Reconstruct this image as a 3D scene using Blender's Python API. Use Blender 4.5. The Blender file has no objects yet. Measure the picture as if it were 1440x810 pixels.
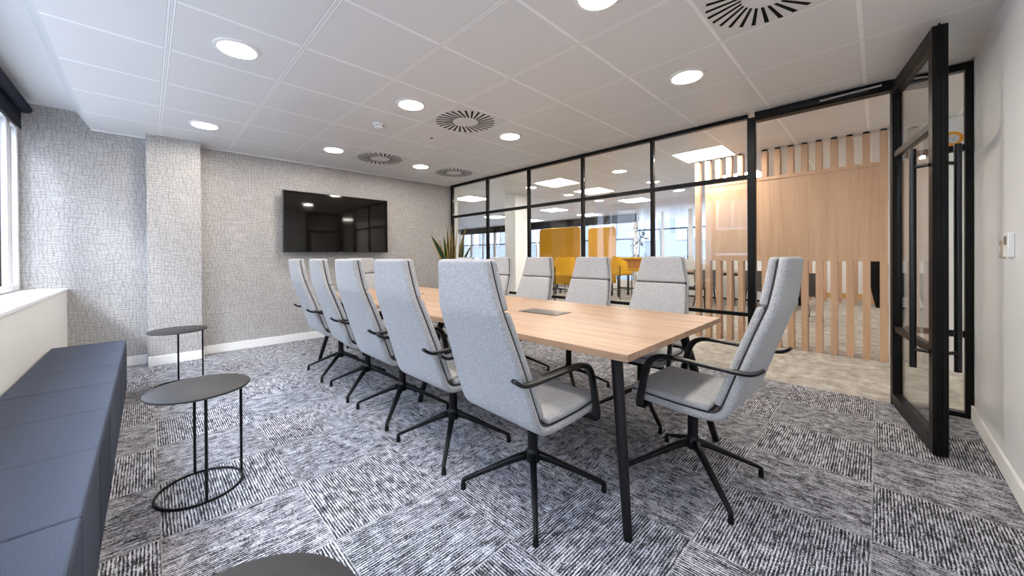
import bpy, bmesh, math, random
from mathutils import Vector, Matrix
random.seed(7)
C = bpy.context.scene.collection
PI = math.pi
H = 2.4142      # ceiling height
HC = 1.1198     # camera height

# ------------------------------------------------------------------ materials
def new_mat(name):
    m = bpy.data.materials.new(name); m.use_nodes = True
    nt = m.node_tree; b = nt.nodes['Principled BSDF']
    return m, nt, b
def simple(name, col, rough=0.6, metal=0.0, spec=0.5, emit=None, es=0.0, coat=0.0):
    m, nt, b = new_mat(name)
    b.inputs['Base Color'].default_value = (*col, 1); b.inputs['Roughness'].default_value = rough
    b.inputs['Metallic'].default_value = metal; b.inputs['Specular IOR Level'].default_value = spec
    b.inputs['Coat Weight'].default_value = coat
    if emit:
        b.inputs['Emission Color'].default_value = (*emit, 1); b.inputs['Emission Strength'].default_value = es
    return m
def N(nt, t, **k):
    n = nt.nodes.new(t)
    for a, v in k.items(): setattr(n, a, v)
    return n
def L(nt, a, b): nt.links.new(a, b)
def M(nt, op, a, b=None, c=None):
    n = N(nt, 'ShaderNodeMath', operation=op)
    for i, v in enumerate((a, b, c)):
        if v is None: continue
        if isinstance(v, (int, float)): n.inputs[i].default_value = v
        else: L(nt, v, n.inputs[i])
    return n.outputs[0]
def mixc(nt, f, a, b):
    n = N(nt, 'ShaderNodeMix', data_type='RGBA')
    for i, v in ((0, f), (6, a), (7, b)):
        if isinstance(v, (int, float)): n.inputs[i].default_value = v
        elif isinstance(v, tuple): n.inputs[i].default_value = (*v, 1)
        else: L(nt, v, n.inputs[i])
    return n.outputs[2]
def ramp(nt, f, p):
    n = N(nt, 'ShaderNodeValToRGB'); e = n.color_ramp.elements
    while len(e) < len(p): e.new(0.5)
    for k, (pos, col) in zip(e, p): k.position = pos; k.color = (*col, 1)
    L(nt, f, n.inputs[0]); return n.outputs[0]
def coords(nt, scale=(1, 1, 1), kind='Object', rot=(0, 0, 0)):
    tc = N(nt, 'ShaderNodeTexCoord'); mp = N(nt, 'ShaderNodeMapping')
    mp.inputs['Scale'].default_value = scale; mp.inputs['Rotation'].default_value = rot
    L(nt, tc.outputs[kind], mp.inputs[0]); return mp.outputs[0]
def noise(nt, vec, scale=5, detail=2, rough=0.5):
    n = N(nt, 'ShaderNodeTexNoise'); n.inputs['Scale'].default_value = scale
    n.inputs['Detail'].default_value = detail; n.inputs['Roughness'].default_value = rough
    L(nt, vec, n.inputs['Vector']); return n.outputs['Fac']
def bump(nt, b, h, s=0.3, d=0.002):
    n = N(nt, 'ShaderNodeBump'); n.inputs['Strength'].default_value = s; n.inputs['Distance'].default_value = d
    L(nt, h, n.inputs['Height']); L(nt, n.outputs[0], b.inputs['Normal'])

def fabric(name, c1, c2, sc=380, rough=0.95, sheen=0.15):
    m, nt, b = new_mat(name); v = coords(nt)
    f = noise(nt, v, sc, 3, 0.7); g = noise(nt, v, sc * 0.45, 2, 0.6)
    k = M(nt, 'ADD', M(nt, 'MULTIPLY', f, 0.75), M(nt, 'MULTIPLY', g, 0.25))
    L(nt, ramp(nt, k, [(0.36, c1), (0.64, c2)]), b.inputs['Base Color'])
    b.inputs['Roughness'].default_value = rough; b.inputs['Specular IOR Level'].default_value = 0.2
    b.inputs['Sheen Weight'].default_value = sheen
    bump(nt, b, f, 0.8, 0.002); return m
def wood(name, cols, axis, sc=1.0, rough=0.45):
    m, nt, b = new_mat(name)
    s = [22 * sc] * 3; s[axis] = 1.3 * sc
    f = noise(nt, coords(nt, tuple(s)), 1.0, 6, 0.62)
    s2 = [90 * sc] * 3; s2[axis] = 3.0 * sc
    g = noise(nt, coords(nt, tuple(s2)), 1.0, 3, 0.6)
    s3 = [4 * sc] * 3; s3[axis] = 0.5 * sc
    h = noise(nt, coords(nt, tuple(s3)), 1.0, 3, 0.5)
    k = M(nt, 'ADD', M(nt, 'ADD', M(nt, 'MULTIPLY', f, 0.5), M(nt, 'MULTIPLY', g, 0.25)), M(nt, 'MULTIPLY', h, 0.25))
    L(nt, ramp(nt, k, [(0.33, cols[0]), (0.5, cols[1]), (0.66, cols[2])]), b.inputs['Base Color'])
    b.inputs['Roughness'].default_value = rough; b.inputs['Specular IOR Level'].default_value = 0.35
    bump(nt, b, g, 0.15, 0.001); return m

M_felt = fabric('chair_felt', (0.25, 0.25, 0.255), (0.52, 0.52, 0.53), 240)
M_seam = simple('dark_piping', (0.03, 0.03, 0.032), 0.9)
M_bench = fabric('bench_fabric', (0.042, 0.049, 0.070), (0.080, 0.094, 0.132), 420, 0.95, 0.0)
M_black = simple('black_powder_coat', (0.005, 0.005, 0.006), 0.42, spec=0.25)
M_blackgl = simple('black_satin_arm', (0.006, 0.006, 0.007), 0.3, spec=0.4)
M_dark = simple('dark_matte', (0.010, 0.010, 0.010), 0.85, spec=0.1)
M_chrome = simple('chrome', (0.7, 0.7, 0.7), 0.15, 1.0)
M_frame = simple('partition_black', (0.004, 0.004, 0.004), 0.42, spec=0.16)
M_white = simple('white_paint', (0.78, 0.775, 0.76), 0.6)
M_wallw = simple('warm_white_wall', (0.76, 0.77, 0.77), 0.38)
M_sill = simple('white_sill', (0.85, 0.85, 0.85), 0.35)
M_box = simple('cream_panel', (0.74, 0.73, 0.70), 0.5)
M_upvc = simple('white_window_frame', (0.86, 0.86, 0.86), 0.3)
M_blind = fabric('navy_blind', (0.012, 0.014, 0.024), (0.022, 0.025, 0.04), 300, 0.8, 0)
M_tabletop = simple('side_table_top', (0.030, 0.028, 0.028), 0.5, spec=0.3)
M_screen = simple('tv_glass', (0.004, 0.0035, 0.003), 0.05, spec=0.45)
M_bezel = simple('tv_bezel', (0.03, 0.03, 0.03), 0.3)
M_yellow = fabric('mustard_fabric', (0.47, 0.235, 0.002), (0.57, 0.30, 0.003), 200)
M_amber = simple('amber_panel', (0.36, 0.15, 0.02), 0.6)
M_greyf = fabric('dark_grey_chair', (0.05, 0.05, 0.048), (0.09, 0.09, 0.085), 200)
M_blueseat = simple('blue_grey_plastic', (0.42, 0.47, 0.55), 0.5)
M_green = simple('leaf_green', (0.012, 0.05, 0.018), 0.45)
M_leafy = simple('leaf_yellow_edge', (0.42, 0.27, 0.035), 0.5)
M_leafmid = simple('leaf_olive', (0.035, 0.035, 0.014), 0.5)
M_planter = simple('planter_grey', (0.10, 0.10, 0.10), 0.6)
M_soil = simple('soil', (0.03, 0.02, 0.012), 1.0)
M_plastic = simple('white_plastic', (0.85, 0.85, 0.85), 0.35)
M_beigepl = simple('beige_plate', (0.50, 0.42, 0.33), 0.4, 0.3)
M_disp = simple('lcd_window', (0.22, 0.17, 0.11), 0.25)
M_orange = simple('sticker_orange', (0.75, 0.30, 0.02), 0.4)
M_stickw = simple('sticker_grey', (0.55, 0.58, 0.62), 0.4)
M_glow = simple('downlight_diffuser', (1, 1, 1), 0.5, emit=(1.0, 0.925, 0.83), es=165)
M_glow2 = simple('light_panel_diffuser', (1, 1, 1), 0.5, emit=(1.0, 0.93, 0.84), es=34)
M_trimw = simple('light_trim', (0.85, 0.85, 0.83), 0.35)
M_brick = simple('tan_render', (0.16, 0.13, 0.10), 0.9)
M_facade = simple('pale_stone', (0.62, 0.63, 0.64), 0.8)
M_facade2 = simple('blue_grey_cladding', (0.085, 0.10, 0.12), 0.8)
M_fframe2 = simple('grey_frame', (0.16, 0.17, 0.18), 0.6)
M_fwin = simple('facade_glass', (0.16, 0.20, 0.24), 0.15)
M_fframe = simple('facade_frame_white', (0.82, 0.83, 0.84), 0.6)
M_ground = simple('street_paving', (0.35, 0.35, 0.35), 0.9)
M_ochre = simple('ochre_skirting', (0.55, 0.33, 0.12), 0.6)

M_oak = wood('oak_table', [(0.24, 0.145, 0.09), (0.42, 0.275, 0.18), (0.53, 0.365, 0.25)], 1, 1.0, 0.4)
M_oakv = wood('oak_slats', [(0.46, 0.29, 0.175), (0.56, 0.365, 0.235), (0.62, 0.42, 0.28)], 2, 0.6, 0.5)

def glass(name, tint=(1, 1, 1), r0=0.045):
    m = bpy.data.materials.new(name); m.use_nodes = True; nt = m.node_tree
    nt.nodes.remove(nt.nodes['Principled BSDF']); out = nt.nodes['Material Output']
    lw = N(nt, 'ShaderNodeLayerWeight'); lw.inputs['Blend'].default_value = 0.5
    p = M(nt, 'POWER', lw.outputs['Facing'], 4.5)
    f = M(nt, 'MULTIPLY_ADD', p, 0.9, r0)
    tr = N(nt, 'ShaderNodeBsdfTransparent'); tr.inputs[0].default_value = (*tint, 1)
    gl = N(nt, 'ShaderNodeBsdfGlossy'); gl.inputs['Roughness'].default_value = 0.0
    mx = N(nt, 'ShaderNodeMixShader'); L(nt, f, mx.inputs[0]); L(nt, tr.outputs[0], mx.inputs[1]); L(nt, gl.outputs[0], mx.inputs[2])
    L(nt, mx.outputs[0], out.inputs['Surface']); return m
M_glass = glass('partition_glass', (0.965, 0.97, 0.965), 0.05)
M_wglass = glass('window_glass', (0.96, 0.98, 0.98), 0.03)

def mat_wallpaper():
    m, nt, b = new_mat('crackle_wallpaper')
    tc = N(nt, 'ShaderNodeTexCoord'); s = N(nt, 'ShaderNodeSeparateXYZ'); L(nt, tc.outputs['Object'], s.inputs[0])
    x, z = s.outputs[0], s.outputs[2]
    def nz(fx, fz, fw, off, det=1):
        cb = N(nt, 'ShaderNodeCombineXYZ'); L(nt, M(nt, 'MULTIPLY', x, fx), cb.inputs[0]); L(nt, M(nt, 'MULTIPLY', z, fz), cb.inputs[1])
        if isinstance(fw, (int, float)): cb.inputs[2].default_value = fw
        else: L(nt, M(nt, 'MULTIPLY_ADD', fw, 3.7, off), cb.inputs[2])
        return noise(nt, cb.outputs[0], 1.0, det, 0.5)
    def family(ang, freq, wob, wx, wz, width, seg, thr, off):
        c, s_ = math.cos(ang), math.sin(ang)       # v runs across the strokes
        v = M(nt, 'ADD', M(nt, 'MULTIPLY', x, freq * s_), M(nt, 'MULTIPLY', z, freq * c))
        v = M(nt, 'ADD', v, M(nt, 'MULTIPLY', nz(wx, wz, off, 0, 2), wob))
        idx = M(nt, 'FLOOR', v); d = M(nt, 'ABSOLUTE', M(nt, 'SUBTRACT', M(nt, 'FRACT', v), 0.5))
        ln = M(nt, 'SUBTRACT', 1.0, M(nt, 'MINIMUM', M(nt, 'DIVIDE', d, width), 1.0))
        al = nz(seg * c + 0.01, seg * abs(s_) + 0.01, idx, off)
        on = M(nt, 'GREATER_THAN', al, thr)
        return M(nt, 'MULTIPLY', M(nt, 'MINIMUM', M(nt, 'MULTIPLY', ln, 1.8), 1.0), on)
    fs = [family(0.04, 46, 3.6, 3.5, 5, 0.085, 7, 0.36, 1.3), family(-0.16, 31, 3.2, 4, 4, 0.052, 7, 0.44, 5.1), family(0.2, 23, 3.0, 4, 4, 0.040, 7, 0.47, 31.0),
          family(PI / 2 - 0.05, 37, 3.4, 5, 3.5, 0.070, 7, 0.40, 9.7), family(PI / 2 + 0.25, 25, 3.0, 4, 4, 0.045, 8, 0.45, 15.2), family(PI / 2 - 0.38, 21, 3.0, 4, 4, 0.040, 8, 0.46, 21.9)]
    d = fs[0]
    for k in fs[1:]: d = M(nt, 'MAXIMUM', d, k)
    f = noise(nt, coords(nt, (1, 1, 1)), 300, 2)
    col = mixc(nt, M(nt, 'MULTIPLY', d, 0.85), (0.435, 0.425, 0.42), (0.14, 0.12, 0.105))
    col = mixc(nt, M(nt, 'MULTIPLY', f, 0.3), col, (0.38, 0.36, 0.35))
    L(nt, col, b.inputs['Base Color']); b.inputs['Roughness'].default_value = 0.5
    bump(nt, b, d, -0.2, 0.002); return m
M_wallpaper = mat_wallpaper()

def mat_carpet():
    m, nt, b = new_mat('striped_carpet_tiles')
    tc = N(nt, 'ShaderNodeTexCoord'); s = N(nt, 'ShaderNodeSeparateXYZ'); L(nt, tc.outputs['Object'], s.inputs[0])
    gx = M(nt, 'DIVIDE', M(nt, 'SUBTRACT', s.outputs[0], 0.03), 0.497); gy = M(nt, 'DIVIDE', M(nt, 'SUBTRACT', s.outputs[1], 0.02), 0.495)
    ix = M(nt, 'FLOOR', gx); iy = M(nt, 'FLOOR', gy)
    par = M(nt, 'ABSOLUTE', M(nt, 'MODULO', M(nt, 'ADD', ix, iy), 2.0))      # odd -> stripes along x
    def mixf(f, a, b_):
        n = N(nt, 'ShaderNodeMix'); L(nt, f, n.inputs[0]); L(nt, a, n.inputs[2]); L(nt, b_, n.inputs[3]); return n.outputs[0]
    along = mixf(par, s.outputs[1], s.outputs[0]); across = mixf(par, s.outputs[0], s.outputs[1])
    seed = M(nt, 'ADD', M(nt, 'MULTIPLY', ix, 7.31), M(nt, 'MULTIPLY', iy, 13.17))
    def nz(sa, sc, det, off=0.0):
        cb = N(nt, 'ShaderNodeCombineXYZ'); L(nt, M(nt, 'MULTIPLY', across, sa), cb.inputs[0])
        L(nt, M(nt, 'MULTIPLY', along, sc), cb.inputs[1]); L(nt, M(nt, 'ADD', seed, off), cb.inputs[2])
        return noise(nt, cb.outputs[0], 1.0, det, 0.55)
    a = nz(190, 16, 1); c = nz(330, 120, 1, 3.3); d = nz(24, 20, 2, 9.1)
    line = M(nt, 'SINE', M(nt, 'MULTIPLY', M(nt, 'ADD', across, M(nt, 'MULTIPLY', d, 0.004)), 2 * PI / 0.0110))
    k = M(nt, 'ADD', M(nt, 'ADD', M(nt, 'MULTIPLY', a, 0.60), M(nt, 'MULTIPLY', c, 0.65)), M(nt, 'MULTIPLY', d, 0.35))
    k = M(nt, 'ADD', k, M(nt, 'MULTIPLY', line, 0.12))
    col = ramp(nt, k, [(0.66, (0.010, 0.010, 0.013)), (0.79, (0.110, 0.110, 0.120)), (0.96, (0.60, 0.60, 0.65))])
    # pale seams between the tiles
    fx = M(nt, 'ABSOLUTE', M(nt, 'SUBTRACT', M(nt, 'FRACT', gx), 0.5)); fy = M(nt, 'ABSOLUTE', M(nt, 'SUBTRACT', M(nt, 'FRACT', gy), 0.5))
    e = M(nt, 'GREATER_THAN', M(nt, 'MAXIMUM', fx, fy), 0.4955)
    col = mixc(nt, M(nt, 'MULTIPLY', e, 0.45), col, (0.42, 0.41, 0.40))
    L(nt, col, b.inputs['Base Color']); b.inputs['Roughness'].default_value = 0.9; b.inputs['Specular IOR Level'].default_value = 0.2
    return m
M_carpet = mat_carpet()

def mat_beige():
    m, nt, b = new_mat('beige_carpet')
    f = noise(nt, coords(nt, (7, 8, 1)), 1.0, 6, 0.72); g = noise(nt, coords(nt, (1, 1, 1)), 160, 3, 0.7)
    k = M(nt, 'ADD', M(nt, 'MULTIPLY', f, 0.6), M(nt, 'MULTIPLY', g, 0.4))
    L(nt, ramp(nt, k, [(0.38, (0.20, 0.18, 0.155)), (0.52, (0.38, 0.35, 0.315)), (0.64, (0.54, 0.505, 0.46))]), b.inputs['Base Color'])
    b.inputs['Roughness'].default_value = 0.95; b.inputs['Specular IOR Level'].default_value = 0.15
    bump(nt, b, k, 0.4, 0.003); return m
M_beige = mat_beige()

def mat_ceiling():
    m, nt, b = new_mat('metal_ceiling_tiles')
    tc = N(nt, 'ShaderNodeTexCoord'); s = N(nt, 'ShaderNodeSeparateXYZ'); L(nt, tc.outputs['Object'], s.inputs[0])
    def dist(c, o):
        g = M(nt, 'DIVIDE', M(nt, 'SUBTRACT', s.outputs[c], o), 0.6)
        return M(nt, 'MULTIPLY', M(nt, 'SUBTRACT', 0.5, M(nt, 'ABSOLUTE', M(nt, 'SUBTRACT', M(nt, 'FRACT', g), 0.5))), 0.6)
    dx = dist(0, 0.1005); dy = dist(1, 0.0674)
    def band(d, lo, hi): return M(nt, 'MULTIPLY', M(nt, 'GREATER_THAN', d, lo), M(nt, 'LESS_THAN', d, hi))
    lightx = band(dx, 0.0, 0.017); lighty = band(dy, 0.0, 0.012)
    light = M(nt, 'MAXIMUM', lightx, lighty)
    grv = M(nt, 'MAXIMUM', band(dx, 0.003, 0.0055), band(dx, 0.0155, 0.0172))
    grv = M(nt, 'MAXIMUM', grv, M(nt, 'MULTIPLY', band(dy, 0.011, 0.0125), 0.4))
    # fine perforation of the tiles
    vo = N(nt, 'ShaderNodeTexVoronoi', voronoi_dimensions='2D'); vo.inputs['Scale'].default_value = 220; vo.inputs['Randomness'].default_value = 0
    L(nt, tc.outputs['Object'], vo.inputs['Vector'])
    perf = M(nt, 'LESS_THAN', vo.outputs['Distance'], 0.28)
    col = mixc(nt, M(nt, 'MULTIPLY', perf, 0.45), (0.81, 0.80, 0.79), (0.42, 0.41, 0.40))
    col = mixc(nt, light, col, (0.96, 0.955, 0.95))
    col = mixc(nt, M(nt, 'MULTIPLY', grv, 0.75), col, (0.22, 0.20, 0.18))
    L(nt, col, b.inputs['Base Color']); b.inputs['Roughness'].default_value = 0.38
    b.inputs['Specular IOR Level'].default_value = 0.4; return m
M_ceil = mat_ceiling()

# ------------------------------------------------------------------ geometry helpers
class MB:
    def __init__(s): s.bm = bmesh.new(); s.mats = []
    def box(s, x0, x1, y0, y1, z0, z1, mi=0):
        v = [s.bm.verts.new((x, y, z)) for x in (x0, x1) for y in (y0, y1) for z in (z0, z1)]
        for f in ((0, 1, 3, 2), (4, 6, 7, 5), (0, 4, 5, 1), (2, 3, 7, 6), (0, 2, 6, 4), (1, 5, 7, 3)):
            s.bm.faces.new([v[i] for i in f]).material_index = mi
        return s
    def rings(s, rings, cap=True, mi=0, closed=False):
        R = [[s.bm.verts.new(p) for p in r] for r in rings]; n = len(R[0])
        rng = range(len(R)) if closed else range(len(R) - 1)
        for i in rng:
            a, b = R[i], R[(i + 1) % len(R)]
            for j in range(n): s.bm.faces.new((a[j], a[(j + 1) % n], b[(j + 1) % n], b[j])).material_index = mi
        if cap and not closed:
            s.bm.faces.new(R[0][::-1]).material_index = mi; s.bm.faces.new(R[-1]).material_index = mi
        return s
    def tube(s, pts, r, n=12, mi=0, sect=None, side=None, closed=False):
        """sweep a round (or sect=[(a,b)..]) section; r number or list; side fixes the section's first axis"""
        P = [Vector(p) for p in pts]; m = len(P); rings = []
        up = Vector((0, 0, 1)); prev = None
        for i, p in enumerate(P):
            if closed: t = (P[(i + 1) % m] - P[i - 1]).normalized()
            else: t = (P[min(i + 1, m - 1)] - P[max(i - 1, 0)]).normalized()
            if side is not None: a = Vector(side)
            elif prev is None: a = t.cross(up) if abs(t.z) < 0.95 else t.cross(Vector((1, 0, 0)))
            else: a = prev - t * prev.dot(t)
            a = (a - t * a.dot(t)).normalized(); prev = a; b = t.cross(a)
            rr = r[i] if isinstance(r, (list, tuple)) else r
            if isinstance(rr, (list, tuple)): ra, rb = rr
            else: ra = rb = rr
            ring = []
            for k in range(n):
                w = 2 * PI * k / n; cw, sw = math.cos(w), math.sin(w)
                if sect == 'sq': cw = math.copysign(abs(cw) ** 0.5, cw); sw = math.copysign(abs(sw) ** 0.5, sw)
                ring.append(p + a * cw * ra + b * sw * rb)
            rings.append(ring)
        return s.rings(rings, mi=mi, closed=closed)
    def lathe(s, prof, n=32, cx=0, cy=0, mi=0):
        return s.rings([[(cx + r * math.cos(2 * PI * k / n), cy + r * math.sin(2 * PI * k / n), z) for k in range(n)] for r, z in prof], mi=mi)
    def disc(s, r, z0, z1, n=40, cx=0, cy=0, mi=0, bev=0.0):
        p = [(r - bev, z0), (r, z0 + bev), (r, z1 - bev), (r - bev, z1)] if bev else [(r, z0), (r, z1)]
        return s.lathe(p, n, cx, cy, mi)
    def build(s, name, mats, parent=None, smooth=None, bevel=0.0, sub=0, seg=2):
        bmesh.ops.recalc_face_normals(s.bm, faces=s.bm.faces)
        me = bpy.data.meshes.new(name); s.bm.to_mesh(me); s.bm.free()
        for m in (mats if isinstance(mats, (list, tuple)) else [mats]): me.materials.append(m)
        o = bpy.data.objects.new(name, me); C.objects.link(o)
        if parent: o.parent = parent
        if bevel:
            md = o.modifiers.new('bevel', 'BEVEL'); md.width = bevel; md.segments = seg; md.limit_method = 'ANGLE'; md.angle_limit = math.radians(35)
            if smooth is None: smooth = True
        if sub: md = o.modifiers.new('sub', 'SUBSURF'); md.levels = sub; md.render_levels = sub
        if smooth:
            for p in me.polygons: p.use_smooth = True
            if smooth == 'auto' or bevel:
                me.set_sharp_from_angle(angle=math.radians(50))
        return o
def tag(o, label=None, cat=None, group=None, kind=None):
    if label: o['label'] = label
    if cat: o['category'] = cat
    if group: o['group'] = group
    if kind: o['kind'] = kind
    return o
def thing(name, label, cat, loc=(0, 0, 0), rz=0, group=None):
    o = bpy.data.objects.new(name, None); o.empty_display_size = 0.1; C.objects.link(o)
    o.location = loc; o.rotation_euler = (0, 0, rz); return tag(o, label, cat, group)
def struct(o): o['kind'] = 'structure'; return o
def copy_tree(o, parent=None):
    c = o.copy(); C.objects.link(c)
    if parent: c.parent = parent
    for ch in list(o.children): copy_tree(ch, c)
    return c
def sbox(name, x0, x1, y0, y1, z0, z1, m, bevel=0.0):
    return struct(MB().box(x0, x1, y0, y1, z0, z1).build(name, m, bevel=bevel))

# ------------------------------------------------------------------ the room shell
YB = 5.47                    # back wall plane
XG = 4.0                     # glass partition plane
sbox('floor', -0.9, 3.985, -0.5, 5.6, -0.1, 0.0, M_carpet)
sbox('floor', 3.985, 13.0, -4.0, 14.2, -0.1, 0.0, M_beige)
sbox('ceiling', -0.395, 13.0, -4.0, 14.2, H, H + 0.10, M_ceil)
# raised bulkhead above the windows, with its sloped edge
b = MB(); b.box(-1.0, -0.475, -0.5, 5.6, 2.56, 2.66); struct(b.build('ceiling', M_white))
b = MB(); b.rings([[(-0.395, y, H), (-0.395, y, H + 0.12), (-0.47, y, H + 0.27), (-0.49, y, 2.56), (-0.483, y, 2.556)] for y in (-0.5, 5.49)])
struct(b.build('trim_1', M_trimw))
sbox('wall_back', -0.9, 4.07, YB, YB + 0.12, -0.02, 2.66, M_wallpaper)
sbox('wall_pier', 0.0, 0.435, 5.28, YB - 0.001, 0.0, H - 0.0005, M_wallpaper)
sbox('wall_right', -0.9, 4.03, -0.57, -0.45, -0.02, 2.66, M_wallw)
sbox('baseboard_back', 0.437, 3.955, YB - 0.016, YB - 0.0005, 0.0005, 0.10, M_white, 0.004)
sbox('baseboard_back', -0.543, -0.002, YB - 0.016, YB - 0.0005, 0.0005, 0.10, M_white, 0.004)
sbox('baseboard_pier', -0.001, 0.45, 5.264, 5.2795, 0.0005, 0.10, M_white, 0.004)
sbox('baseboard_right', -0.5, 3.955, -0.4495, -0.434, 0.0005, 0.10, M_white, 0.004)
# thin coving line along the back wall
sbox('trim_2', 0.437, 3.96, YB - 0.012, YB - 0.0005, H - 0.014, H - 0.0005, M_trimw)
sbox('trim_3', -0.39, -0.002, YB - 0.012, YB - 0.0005, H - 0.014, H - 0.0005, M_trimw)

# window side: boxed sill, wall above and below, five windows
WX = -0.83
sbox('wall_left', WX - 0.15, WX - 0.01, -0.5, 5.6, -0.02, 0.845, M_white)
sbox('wall_left', WX - 0.15, WX + 0.0, -0.5, 5.6, 2.36, 2.66, M_white)
t = thing('window_sill', 'boxed-in white window sill with cream front panel above the bench', 'sill')
MB().box(-0.829, -0.556, -0.449, YB - 0.001, 0.0, 0.815).build('front_panel', M_box, t)
MB().box(-0.829, -0.546, -0.449, YB - 0.001, 0.816, 0.842).build('sill_board', M_sill, t, bevel=0.004)
edges = [-0.45, 0.62, 1.72, 2.85, 3.98, 5.13, 5.47]
for i in range(6):
    y0, y1 = edges[i] + 0.002, edges[i + 1] - 0.002
    if i == 5: y1 = 5.463
    w = bpy.data.objects.new('window_%d' % (i + 1), None); C.objects.link(w); w.location = (WX, y0, 0.845); struct(w)
    z0, z1 = 0.0, 1.512; W = y1 - y0; fr = 0.055
    m = MB()
    m.box(-0.07, 0, 0, fr, z0, z1).box(-0.07, 0, W - fr, W, z0, z1).box(-0.07, 0, fr, W - fr, z0, z0 + fr).box(-0.07, 0, fr, W - fr, z1 - fr, z1)
    m.build('window_frame', M_upvc, w, bevel=0.006)
    g = MB(); a, c = fr + 0.0, W - fr - 0.0; s_ = 0.012
    g.box(-0.045, -0.036, a, a + s_, z0 + fr, z1 - fr).box(-0.045, -0.036, c - s_, c, z0 + fr, z1 - fr).box(-0.045, -0.036, a + s_, c - s_, z0 + fr, z0 + fr + s_).box(-0.045, -0.036, a + s_, c - s_, z1 - fr - s_, z1 - fr)
    g.build('gasket', M_dark, w)
    MB().box(-0.044, -0.038, a + s_, c - s_, z0 + fr + s_, z1 - fr - s_).build('pane', M_wglass, w)
# roller blinds
t = thing('roller_blind', 'dark navy roller blind rolled up above the windows', 'blind', (0, 0, 0))
MB().tube([(-0.765, 0.2, 2.462), (-0.765, 5.30, 2.462)], 0.038, 20).build('roll', M_blind, t, smooth='auto')
MB().tube([(-0.765, 5.30, 2.462), (-0.765, 5.312, 2.462)], 0.041, 20).build('end_cap', M_chrome, t, smooth='auto')
MB().box(-0.806, -0.801, 0.2, 5.38, 2.31, 2.47).build('blind_fabric', M_blind, t)
MB().box(-0.809, -0.797, 0.2, 5.38, 2.295, 2.31).build('bottom_bar', M_dark, t)

# ------------------------------------------------------------------ glass partition
gp = thing('glass_partition', 'black framed glass partition wall with slim bars, behind the far row of chairs', 'partition', (XG, 0, 0))
mull = [5.43, 4.466, 3.563, 2.639, 1.738]
for y in mull:
    w_ = 0.018 if y < 5 else 0.022
    MB().box(-0.025, 0.025, y - w_, y + w_, 0.0, 2.376).build('mullion', M_frame, gp, bevel=0.002)
MB().box(-0.032, 0.032, 0.783, 0.844, 0.0, 2.376).build('door_post', M_frame, gp, bevel=0.003)
MB().box(-0.03, 0.03, 0.845, 5.452, 2.377, H - 0.0005).build('top_rail', M_frame, gp, bevel=0.002)
bounds = [5.43 - 0.022, 4.466, 3.563, 2.639, 1.738, 0.844]
for i in range(5):
    ya = bounds[i] - (0.018 if i else 0.0); yb = bounds[i + 1] + (0.018 if i < 4 else 0.0)
    MB().box(-0.022, 0.022, yb + 0.0005, ya - 0.0005, 1.82, 1.862).build('crossbar', M_frame, gp, bevel=0.002)
    MB().box(-0.022, 0.022, yb + 0.0005, ya - 0.0005, 0.545, 0.580).build('crossbar', M_frame, gp, bevel=0.002)
    for z0, z1 in ((0.003, 0.545), (0.58, 1.82), (1.862, 2.376)):
        MB().box(-0.004, 0.004, yb + 0.001, ya - 0.001, z0 + 0.0005, z1 - 0.0005).build('glass_pane', M_glass, gp)

df = thing('door_frame', 'black door frame with header track and narrow glazed sidelight beside the right wall', 'frame', (XG, 0, 0))
MB().box(-0.045, 0.045, -0.062, 0.7825, 2.335, H - 0.0005).build('header', M_frame, df, bevel=0.003)
MB().box(-0.060, -0.046, 0.05, 0.60, 2.352, 2.385).build('closer_track', M_black, df, bevel=0.003)
MB().tube([(-0.075, 0.33, 2.366), (-0.085, 0.06, 2.372), (-0.09, -0.02, 2.372)], 0.007, 8).build('closer_arm', M_chrome, df)
MB().box(-0.035, 0.035, -0.110, -0.063, 0.0, H - 0.0005).build('hinge_jamb', M_frame, df, bevel=0.003)
MB().box(-0.032, 0.032, -0.4485, -0.412, 0.0, H - 0.0005).build('wall_jamb', M_frame, df, bevel=0.003)
MB().box(-0.03, 0.03, -0.4115, -0.111, 2.365, H - 0.0005).build('sidelight_rail', M_frame, df)
MB().box(-0.03, 0.03, -0.4115, -0.111, 0.0, 0.032).build('sidelight_rail', M_frame, df)
for z in (1.82, 0.545):
    MB().box(-0.022, 0.022, -0.4115, -0.111, z, z + 0.042).build('sidelight_rail', M_frame, df)
for z0, z1 in ((0.032, 0.545), (0.587, 1.82), (1.862, 2.365)):
    MB().box(-0.004, 0.004, -0.4115, -0.111, z0 + 0.0005, z1 - 0.0005).build('sidelight_pane', M_glass, df)

# round notice stuck on the upper pane of the sidelight
st = thing('round_sticker', 'round orange and white notice sticker on the glass sidelight', 'sticker', (XG - 0.0045, -0.361, 1.913), 0)
def ring_x(r0, r1, x0, x1, n=40):
    m = MB(); m.rings([[(x, r * math.cos(2 * PI * k / n), r * math.sin(2 * PI * k / n)) for k in range(n)] for x, r in ((x1, r0), (x0, r0), (x0, r1), (x1, r1))], closed=True); return m
m = ring_x(0.0295, 0.0495, -0.0015, 0.0); m.build('orange_ring', M_orange, st)
m = MB(); m.rings([[(x, 0.0292 * math.cos(2 * PI * k / 40), 0.0292 * math.sin(2 * PI * k / 40)) for k in range(40)] for x in (-0.0015, 0.0)]); m.build('white_centre', M_stickw, st)
m = MB()
for k, (yy, w) in enumerate(((0.014, 0.006), (0.005, 0.005), (-0.004, 0.006), (-0.013, 0.005))):
    m.box(-0.0022, -0.0014, yy - w / 2, yy + w / 2, 0.009 + 0.001 * k, 0.015 + 0.001 * k)
m.build('small_lettering', M_orange, st)
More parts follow.
